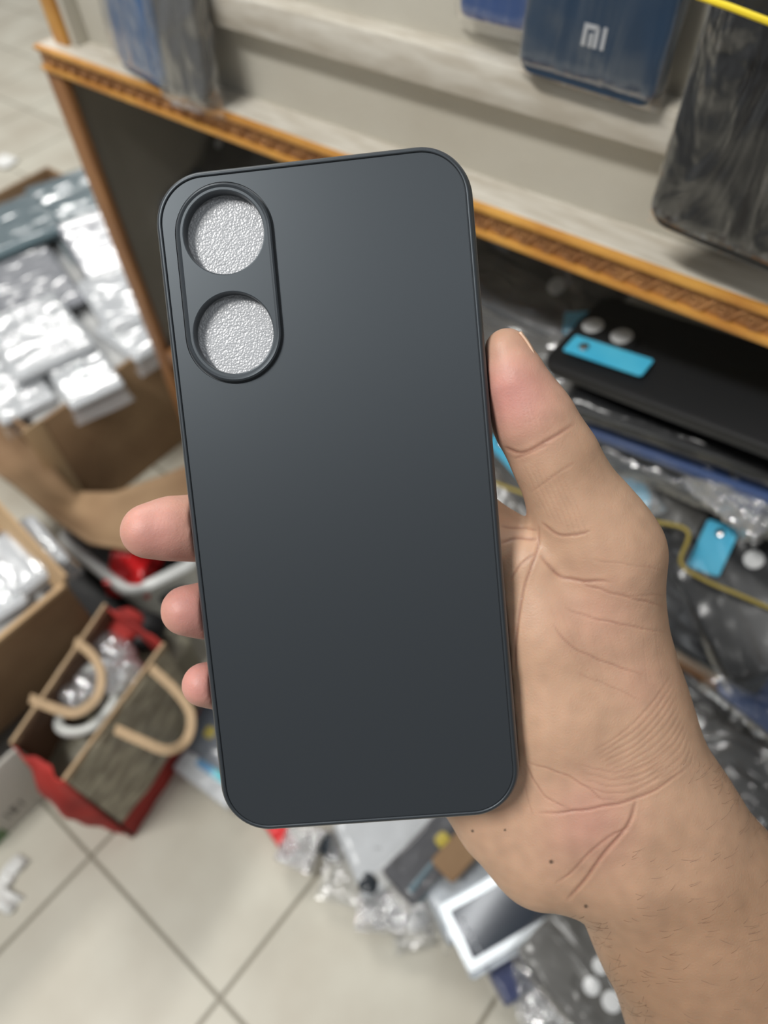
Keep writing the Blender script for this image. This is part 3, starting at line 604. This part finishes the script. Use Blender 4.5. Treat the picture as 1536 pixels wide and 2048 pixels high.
def foam_mat():
    m = bpy.data.materials.new('white_foam_sheet'); m.use_nodes = True; nt = m.node_tree; b = nt.nodes['Principled BSDF']; L = nt.links.new
    b.inputs['Base Color'].default_value = (.43, .44, .46, 1); b.inputs['Roughness'].default_value = .3; b.inputs['Specular IOR Level'].default_value = .7
    tc = nt.nodes.new('ShaderNodeTexCoord'); vo = nt.nodes.new('ShaderNodeTexVoronoi'); vo.inputs['Scale'].default_value = 2300; vo.feature = 'SMOOTH_F1'
    bp = nt.nodes.new('ShaderNodeBump'); bp.invert = True; bp.inputs['Strength'].default_value = .5; bp.inputs['Distance'].default_value = .0004
    L(tc.outputs['Object'], vo.inputs['Vector']); L(vo.outputs['Distance'], bp.inputs['Height']); L(bp.outputs[0], b.inputs['Normal']); return m
fo = MB(); fo.add(*slab(.073, .162, .009, [(.0, -4.2 * mm), (0, -3.1 * mm), (.0004, -2.7 * mm)], n=6))
tag(fo.build('foam_sheet', foam_mat(), None, True, CASEM), 'white bubbly foam sheet inside the held black case, seen through its two camera holes', 'foam sheet')

# ------------------------------------------------------------------ the hand
def dplane(u, v):
    r = np.array([(u - 768) / F, (v - 1024) / F, 1.0]); return float(T0 @ EZ / (r @ EZ))
def nd(u, v, dz, r): d = dplane(u, v) + dz * mm; return np.array([(u - 768) / F * d, (v - 1024) / F * d, d]) * 1000, r
def chain(nodes, k=4.0, kz=1.0):
    n = [nd(*q) for q in nodes]; return [(n[i][0], n[i + 1][0], n[i][1], n[i + 1][1], k, kz) for i in range(len(n) - 1)]
PR_ = []
PR_ += chain([(1085, 1700, 27, 15), (1240, 1680, 27, 21)], 6, .95)
PR_ += chain([(1220, 1580, 26, 24), (1292, 1662, 27, 26), (1395, 1830, 30, 30), (1490, 2010, 33, 34), (1610, 2230, 37, 39)], 9, .86)      # forearm
PR_ += chain([(1190, 1215, 22, 18.0), (1192, 1345, 23, 20.5), (1215, 1450, 24, 22), (1250, 1560, 25, 23.5)], 8, .84)                    # thenar mass
PR_ += chain([(985, 1110, 24, 12), (1060, 1300, 27, 16), (1190, 1560, 29, 21)], 8)
PR_ += chain([(1068, 1130, 16.5, 11), (1092, 1260, 17.5, 13), (1115, 1420, 18.5, 14.5), (1140, 1560, 21, 16.5)], 8)
PR_ += chain([(870, 1190, 25, 12), (980, 1400, 28, 15), (1150, 1600, 29, 20)], 8)
PR_ += chain([(870, 1310, 25, 11.5), (960, 1450, 27, 14), (1110, 1620, 28, 17)], 8)
PR_ += chain([(890, 1440, 24, 11), (950, 1540, 25, 13), (1010, 1630, 26, 13), (1090, 1690, 27, 14.5), (1160, 1690, 27, 17)], 7)          # little-finger side
PR_ += chain([(1013, 702, 6, 5.7), (1030, 765, 6.5, 7.3), (1067, 840, 8, 9.5), (1112, 920, 9.5, 10.2), (1150, 1000, 12, 11.2), (1182, 1055, 14.5, 13.4), (1210, 1110, 17, 15), (1195, 1215, 21, 17)], 5)  # thumb
PR_ += chain([(548, 730, 18, 6.6), (620, 790, 19, 7.4), (720, 870, 20.5, 8.4), (870, 990, 22, 9.8), (985, 1100, 24, 12.2)], 3)            # index
PR_ += chain([(298, 1062, 5.5, 7.3), (345, 1057, 8, 8.0), (400, 1056, 12, 8.5), (470, 1062, 18, 8.5), (640, 1100, 22, 9.4), (870, 1190, 25, 12)], 3)
PR_ += chain([(373, 1221, 6.5, 6.7), (410, 1221, 10, 7.1), (480, 1230, 17, 7.8), (650, 1262, 21.5, 8.8), (870, 1312, 25, 11.5)], 2.5)
PR_ += chain([(408, 1369, 7.5, 5.9), (440, 1370, 11, 6.1), (510, 1382, 16.5, 6.8), (690, 1410, 20.5, 7.8), (890, 1440, 24, 10.5)], 2.5)
VX = 0.85
lo = np.array([1e9] * 3); hi = -lo
for a, b, ra, rb, k, kz in PR_:
    lo = np.minimum(lo, np.minimum(a, b) - max(ra, rb) - 3); hi = np.maximum(hi, np.maximum(a, b) + max(ra, rb) + 3)
hi[0] = min(hi[0], 150); hi[1] = min(hi[1], 190)
N = np.ceil((hi - lo) / VX).astype(int) + 1
G = np.full(N, 9.0, dtype=np.float32)
ax = [lo[i] + VX * np.arange(N[i]) for i in range(3)]
for a, b, ra, rb, k, kz in PR_:
    mr = max(ra, rb) + 10
    i0 = [max(0, int((min(a[i], b[i]) - mr - lo[i]) / VX)) for i in range(3)]; i1 = [min(N[i], int((max(a[i], b[i]) + mr - lo[i]) / VX) + 2) for i in range(3)]
    if any(i1[i] <= i0[i] for i in range(3)): continue
    sl = tuple(slice(i0[i], i1[i]) for i in range(3))
    X_, Y_, Z_ = np.meshgrid(*[ax[i][i0[i]:i1[i]] for i in range(3)], indexing='ij')
    s3 = np.array([1, 1, 1 / kz]); A_ = a * s3; B_ = b * s3; d = B_ - A_; dd = d @ d + 1e-9
    px, py, pz = X_ - A_[0], Y_ - A_[1], Z_ / kz - A_[2]
    t = np.clip((px * d[0] + py * d[1] + pz * d[2]) / dd, 0, 1)
    dist = np.sqrt((px - t * d[0]) ** 2 + (py - t * d[1]) ** 2 + (pz - t * d[2]) ** 2) - (ra + t * (rb - ra))
    g = G[sl]; h = np.clip(.5 + .5 * (g - dist) / k, 0, 1); G[sl] = g * (1 - h) + dist * h - k * h * (1 - h)
# carve the held case out of the hand so skin only touches it
X_, Y_, Z_ = np.meshgrid(*ax, indexing='ij')
rx = X_ / 1000 - T0[0]; ry = Y_ / 1000 - T0[1]; rz = Z_ / 1000 - T0[2]
lx = (rx * EX[0] + ry * EX[1] + rz * EX[2]) * 1000; ly = (rx * EYd[0] + ry * EYd[1] + rz * EYd[2]) * 1000; lz = (rx * EZ[0] + ry * EZ[1] + rz * EZ[2]) * 1000
rc = 12.8; qx = np.abs(lx) - (CW * 500 - rc); qy = np.abs(ly) - (CH * 500 - rc)
d2 = np.sqrt(np.maximum(qx, 0) ** 2 + np.maximum(qy, 0) ** 2) + np.minimum(np.maximum(qx, qy), 0) - rc
dzz = np.abs(lz - 2.0) - 7.6
box = np.maximum(d2, dzz) - .25
G = np.maximum(G, -box)
# surface nets
ins = G < 0
def corner(i, j, k): return G[i:N[0] - 1 + i, j:N[1] - 1 + j, k:N[2] - 1 + k]
cells = np.zeros(N - 1, dtype=np.int32); acc = np.zeros((*(N - 1), 3), dtype=np.float32); cnt = np.zeros(N - 1, dtype=np.float32)
for i in (0, 1):
    for j in (0, 1):
        for k in (0, 1):
            for axn in range(3):
                if (i, j, k)[axn] == 1: continue
                e = [i, j, k]; e[axn] = 1; a_ = corner(i, j, k); b_ = corner(*e)
                mk = (a_ < 0) != (b_ < 0); t = np.where(mk, a_ / (a_ - b_ + 1e-12), 0)
                for c_ in range(3): acc[..., c_] += mk * ((i, j, k)[c_] + (t if c_ == axn else 0))
                cnt += mk
act = cnt > 0; idx = -np.ones(act.shape, dtype=np.int64); idx[act] = np.arange(act.sum())
ci = np.argwhere(act); vp = (ci + acc[act] / cnt[act][:, None]) * VX + lo
quads = []
for axn in range(3):
    o1, o2 = [(1, 2), (2, 0), (0, 1)][axn]
    sA = [slice(1, -1)] * 3; sA[axn] = slice(0, -1); sB = list(sA); sB[axn] = slice(1, None)
    # grid edges along axn with interior positions in the other axes
    a_ = ins[tuple(sA)]; b_ = ins[tuple(sB)]; ed = np.argwhere(a_ != b_); sgn = a_[a_ != b_]
    off = np.array([1, 1, 1]); off[axn] = 0; P0 = ed + off
    def cell(d1, d2):
        q = P0.copy(); q[:, o1] -= d1; q[:, o2] -= d2; return idx[q[:, 0], q[:, 1], q[:, 2]]
    Q = np.stack([cell(1, 1), cell(0, 1), cell(0, 0), cell(1, 0)], 1); Q[~sgn] = Q[~sgn][:, ::-1]; quads.append(Q)
quads = np.concatenate(quads); quads = quads[(quads >= 0).all(1)]
del X_, Y_, Z_, rx, ry, rz, lx, ly, lz, qx, qy, d2, dzz, box, acc, cnt, G
me = bpy.data.meshes.new('hand_tmp'); me.from_pydata(vp.tolist(), [], quads.tolist())
tmp = bpy.data.objects.new('hand_tmp', me); COL.objects.link(tmp)
sm = tmp.modifiers.new('s', 'SMOOTH'); sm.iterations = 4; sm.factor = .5
sd = tmp.modifiers.new('d', 'SUBSURF'); sd.levels = 1; sd.render_levels = 1
dg = bpy.context.evaluated_depsgraph_get(); ev = tmp.evaluated_get(dg); me2 = bpy.data.meshes.new_from_object(ev)
bpy.data.objects.remove(tmp)
nv = len(me2.vertices); co = np.empty(nv * 3); me2.vertices.foreach_get('co', co); co = co.reshape(-1, 3)
no = np.empty(nv * 3, dtype=np.float32); me2.vertex_normals.foreach_get('vector', no); no = no.reshape(-1, 3).astype(float)
# orientation of normals: outward means away from the body
view = co / np.linalg.norm(co, axis=1)[:, None]
U = co[:, 0] / co[:, 2] * F + 768; V = co[:, 1] / co[:, 2] * F + 1024
front = np.clip(-(no * view).sum(1) * 3, 0, 1)
def segdist(pts):
    best = np.full(nv, 1e9)
    for (x0, y0), (x1, y1) in zip(pts[:-1], pts[1:]):
        dx, dy = x1 - x0, y1 - y0; L2 = dx * dx + dy * dy + 1e-9
        t = np.clip(((U - x0) * dx + (V - y0) * dy) / L2, 0, 1); best = np.minimum(best, np.hypot(U - x0 - t * dx, V - y0 - t * dy))
    return best
disp = np.zeros(nv); redl = np.zeros(nv)
CRE = [([(1008, 893), (1040, 905), (1090, 885), (1150, 845)], .55, 5), ([(1028, 918), (1060, 905), (1100, 888)], .35, 4), ([(1060, 985), (1108, 952), (1150, 925)], .22, 3.5),
       ([(1083, 1043), (1110, 1066), (1150, 1071), (1182, 1060)], .45, 4.5), ([(1080, 1108), (1110, 1145), (1150, 1160), (1222, 1163)], .55, 5), ([(1160, 1166), (1230, 1188), (1330, 1213)], .3, 4),
       ([(1130, 1216), (1200, 1240), (1335, 1266)], .3, 3.5), ([(1105, 1247), (1140, 1290), (1200, 1320), (1290, 1352)], .35, 3.5), ([(1150, 1345), (1220, 1372), (1280, 1400)], .2, 3),
       ([(1078, 1048), (1075, 1100), (1047, 1180), (1032, 1280), (1030, 1350)], .5, 4), ([(1073, 1107), (1042, 1128), (1020, 1160)], .4, 4), ([(1000, 1087), (1040, 1076), (1076, 1080)], .5, 5),
       ([(1000, 1052), (1040, 1056), (1075, 1060)], .4, 4), ([(1075, 1626), (1150, 1622), (1240, 1606), (1300, 1585), (1375, 1535)], .6, 4), ([(1272, 1600), (1255, 1650), (1205, 1710), (1168, 1762), (1132, 1802)], .85, 5),
       ([(1262, 1655), (1225, 1670), (1180, 1702), (1140, 1745), (1108, 1768)], .4, 4), ([(1050, 1520), (1070, 1565), (1100, 1600), (1142, 1617)], .35, 3), ([(1053, 1524), (1120, 1547), (1180, 1580), (1212, 1606)], .35, 3),
       ([(1050, 1570), (1056, 1600), (1066, 1630)], .18, 3), ([(1180, 1120), (1250, 1128), (1330, 1140)], .15, 3), ([(1250, 1195), (1290, 1190), (1336, 1192)], .15, 3)]
for i in range(12):
    CRE.append(([(1183 + 7 * i, 1503 + 8 * i), (1250 + 8 * i, 1462 + 9 * i), (1300 + 7 * i, 1412 + 11 * i), (1342 + 4 * i, 1352 + 14 * i)], .24 - .008 * i, 3.0))
for i in range(5): CRE.append(([(1160 + 4 * i, 1530 + 15 * i), (1230, 1545 + 14 * i), (1290, 1530 + 14 * i), (1345, 1490 + 14 * i)], .2, 3))
for i in range(7): CRE.append(([(1045 + 13 * i, 925 + 4 * i), (1075 + 14 * i, 990 + 6 * i), (1100 + 13 * i, 1040 + 8 * i)], .10, 2.6))
for i in range(6): CRE.append(([(1040 + 9 * i, 790 + 6 * i), (1052 + 13 * i, 850 + 6 * i)], .08, 2.6))
for i in range(9): CRE.append(([(1090 + 28 * i, 1190 + 22 * i % 60), (1140 + 22 * i, 1260 + 18 * i % 70 + 40), (1175 + 20 * i, 1340 + 30 * i % 90)], .06, 2.4))
def cat(pts, n=7):
    out = []
    for i in range(len(pts) - 1):
        p0, p1, p2, p3 = [np.array(pts[min(max(j, 0), len(pts) - 1)], float) for j in (i - 1, i, i + 1, i + 2)]
        for k in range(n):
            t = k / n; out.append(tuple(.5 * (2 * p1 + (p2 - p0) * t + (2 * p0 - 5 * p1 + 4 * p2 - p3) * t * t + (3 * p1 - p0 - 3 * p2 + p3) * t ** 3)))
    out.append(tuple(map(float, pts[-1]))); return out
for pts, dp, wd in CRE:
    cp = np.array(cat(pts)); x0_, y0_ = cp.min(0) - 25; x1_, y1_ = cp.max(0) + 25
    sel = np.nonzero((U > x0_) & (U < x1_) & (V > y0_) & (V < y1_) & (front > 0))[0]
    if not len(sel): continue
    wob = 2.2 * np.sin(cp[:, 0] * .11 + cp[:, 1] * .07 + wd); cp[:, 1] += wob * .5
    best = np.full(len(sel), 1e9); tt = np.zeros(len(sel)); ns_ = len(cp) - 1
    for i in range(ns_):
        dx, dy = cp[i + 1] - cp[i]; t = np.clip(((U[sel] - cp[i, 0]) * dx + (V[sel] - cp[i, 1]) * dy) / (dx * dx + dy * dy + 1e-9), 0, 1)
        dd_ = np.hypot(U[sel] - cp[i, 0] - t * dx, V[sel] - cp[i, 1] - t * dy); b_ = dd_ < best; best[b_] = dd_[b_]; tt[b_] = ((i + t) / ns_)[b_]
    tap = np.clip(np.minimum(tt, 1 - tt) * 5, 0, 1) ** .7; w2 = wd * .62
    g_ = np.exp(-(best / w2) ** 2) * tap; disp[sel] -= .45 * dp * (g_ - .2 * tap * np.exp(-((best - 2.4 * w2) / (1.6 * w2)) ** 2)); redl[sel] = np.maximum(redl[sel], g_ * min(1, dp * 1.8))
n3 = np.array([noise.noise(Vector(p * .05)) for p in co[::1]]) if nv < 600000 else 0
disp += .35 * n3
def blob(x, y, r): return np.exp(-(((U - x) ** 2 + (V - y) ** 2) / r ** 2))
disp += -1.3 * blob(1345, 1740, 55) - 1.0 * blob(1370, 1860, 60) + .9 * blob(1270, 1800, 70) + 1.0 * blob(1440, 1800, 50) - .7 * blob(1150, 1560, 40) + .8 * blob(1110, 1690, 50)
co2 = co + no * (disp * front)[:, None]
# skin colour: pink pads, tan palm, browner forearm and backs
def blob(x, y, r): return np.exp(-(((U - x) ** 2 + (V - y) ** 2) / r ** 2))
tan = np.array(lin((192, 156, 130))); pink = np.array(lin((194, 138, 128))); brown = np.array(lin((150, 118, 92))); crease = np.array(lin((136, 80, 64)))
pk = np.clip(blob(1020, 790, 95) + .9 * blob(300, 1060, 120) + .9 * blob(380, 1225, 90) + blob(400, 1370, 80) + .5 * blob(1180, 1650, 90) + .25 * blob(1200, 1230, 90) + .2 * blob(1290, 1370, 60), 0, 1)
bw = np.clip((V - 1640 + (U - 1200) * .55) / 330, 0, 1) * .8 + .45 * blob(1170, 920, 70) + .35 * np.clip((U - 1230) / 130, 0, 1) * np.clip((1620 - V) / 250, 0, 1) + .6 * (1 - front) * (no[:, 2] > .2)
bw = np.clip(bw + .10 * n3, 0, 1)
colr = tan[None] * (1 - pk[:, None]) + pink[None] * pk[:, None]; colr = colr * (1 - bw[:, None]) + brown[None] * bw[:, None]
colr = colr * (1 - .55 * redl[:, None] * front[:, None]) + crease[None] * (.55 * redl * front)[:, None]
mottle = np.array([noise.noise(Vector(p * .28)) for p in co]); colr *= (1 + .10 * mottle)[:, None]
for (x, y, r_) in ((1103, 1721, 4.5), (1172, 1811, 4), (1010, 1660, 2.5), (945, 1662, 3)):
    s_ = np.exp(-(np.hypot(U - x, V - y) / r_) ** 4) * (front > .3); colr = colr * (1 - .8 * s_[:, None]) + np.array([.03, .015, .01])[None] * (.8 * s_)[:, None]
wc = (M @ (co2.T / 1000)).T + C; org = Vector((M @ (np.array([70, 85, 215]) / 1000)) + C)
me2.vertices.foreach_set('co', (wc - np.array(org)).ravel())
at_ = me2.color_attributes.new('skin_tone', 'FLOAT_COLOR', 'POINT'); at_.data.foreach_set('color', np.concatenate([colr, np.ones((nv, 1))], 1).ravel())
me2.update(); me2.name = 'hand'
bm = bmesh.new(); bm.from_mesh(me2); bmesh.ops.recalc_face_normals(bm, faces=bm.faces); bm.to_mesh(me2); bm.free(); me2.shade_smooth()
def skin_mat():
    m = bpy.data.materials.new('skin'); m.use_nodes = True; nt = m.node_tree; b = nt.nodes['Principled BSDF']; L = nt.links.new
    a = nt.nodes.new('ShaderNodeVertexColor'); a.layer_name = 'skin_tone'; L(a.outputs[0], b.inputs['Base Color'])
    b.inputs['Roughness'].default_value = .5; b.inputs['Specular IOR Level'].default_value = .4
    b.inputs['Subsurface Weight'].default_value = .35; b.inputs['Subsurface Radius'].default_value = (1, .35, .2); b.inputs['Subsurface Scale'].default_value = .003
    tc = nt.nodes.new('ShaderNodeTexCoord'); n = nt.nodes.new('ShaderNodeTexNoise'); n.inputs['Scale'].default_value = 900; n.inputs['Detail'].default_value = 3
    v = nt.nodes.new('ShaderNodeTexVoronoi'); v.inputs['Scale'].default_value = 1100; v.feature = 'DISTANCE_TO_EDGE'
    ad = nt.nodes.new('ShaderNodeMath'); ad.operation = 'ADD'; L(tc.outputs['Object'], n.inputs[0]); L(tc.outputs['Object'], v.inputs['Vector']); L(n.outputs[0], ad.inputs[0]); L(v.outputs['Distance'], ad.inputs[1])
    bp = nt.nodes.new('ShaderNodeBump'); bp.inputs['Strength'].default_value = .2; bp.inputs['Distance'].default_value = .0003; L(ad.outputs[0], bp.inputs['Height']); L(bp.outputs[0], b.inputs['Normal'])
    return m
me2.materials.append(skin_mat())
hand = bpy.data.objects.new('person', me2); COL.objects.link(hand); hand.location = org
tag(hand, 'bare right hand and hairy forearm from the lower right, gripping the black phone case', 'person')
bpy.context.view_layer.update()
# thumb nail
def cw(u, v, dz): p, _ = nd(u, v, dz, 0); return Vector((M @ (p / 1000)) + C)
def nailf(a, b):
    u = 1041 + 34 * b + 5 * math.sin(b * math.pi) ; v_ = 662 + 62 * b
    th = (a - .5) * 1.5
    return tuple(cw(u + 2 - 9 * (1 - math.cos(th)), v_ + 4 * (1 - math.cos(th)), 6 + 6.0 * math.sin(th)))
o = MB().grid(nailf, 12, 12).build('thumb_nail', mat('nail', (222, 186, 160), .3), hand, True, angle=180); o.matrix_parent_inverse = hand.matrix_world.inverted()
o.modifiers.new('thick', 'SOLIDIFY').thickness = .0005
# forearm hair
from mathutils.bvhtree import BVHTree
bvh = BVHTree.FromObject(hand, bpy.context.evaluated_depsgraph_get()); mb = MB(); random.seed(3)
for i in range(260):
    t = random.random(); s = random.random()
    if i % 3 == 0: u = 1150 + 100 * t + random.uniform(-4, 60); v_ = 1830 + 210 * t
    elif i % 3 == 1: u = 1440 + 120 * t - abs(random.gauss(0, 40)); v_ = 1530 + 150 * t
    else: u = random.uniform(1230, 1540); v_ = random.uniform(1700, 2050)
    rd = Vector(ray(u, v_)).normalized(); hit = bvh.ray_cast(hand.matrix_world.inverted() @ Vector(C), rd)
    if hit[0] is None: continue
    p = hand.matrix_world @ hit[0]; n_ = hit[1]; dirv = (cw(u + 20, v_ - 14, 30) - cw(u, v_, 30)).normalized() * (-1 if i % 3 == 0 else 1)
    dirv = (dirv + Vector((random.uniform(-.5, .5), random.uniform(-.5, .5), random.uniform(-.5, .5)))).normalized(); L_ = random.uniform(.0015, .0045)
    tdir = (dirv - n_ * dirv.dot(n_)).normalized()
    mb.tube([p, p + tdir * L_ * .5 + n_ * L_ * .22, p + tdir * L_ + n_ * L_ * .25], [.00003, .000025, .00001], 3)
o = mb.build('arm_hair', mat('dark_hair', (92, 66, 50), .6), hand, True); o.matrix_parent_inverse = hand.matrix_world.inverted(); o['kind'] = 'stuff'; o['label'] = 'fine dark forearm hair'
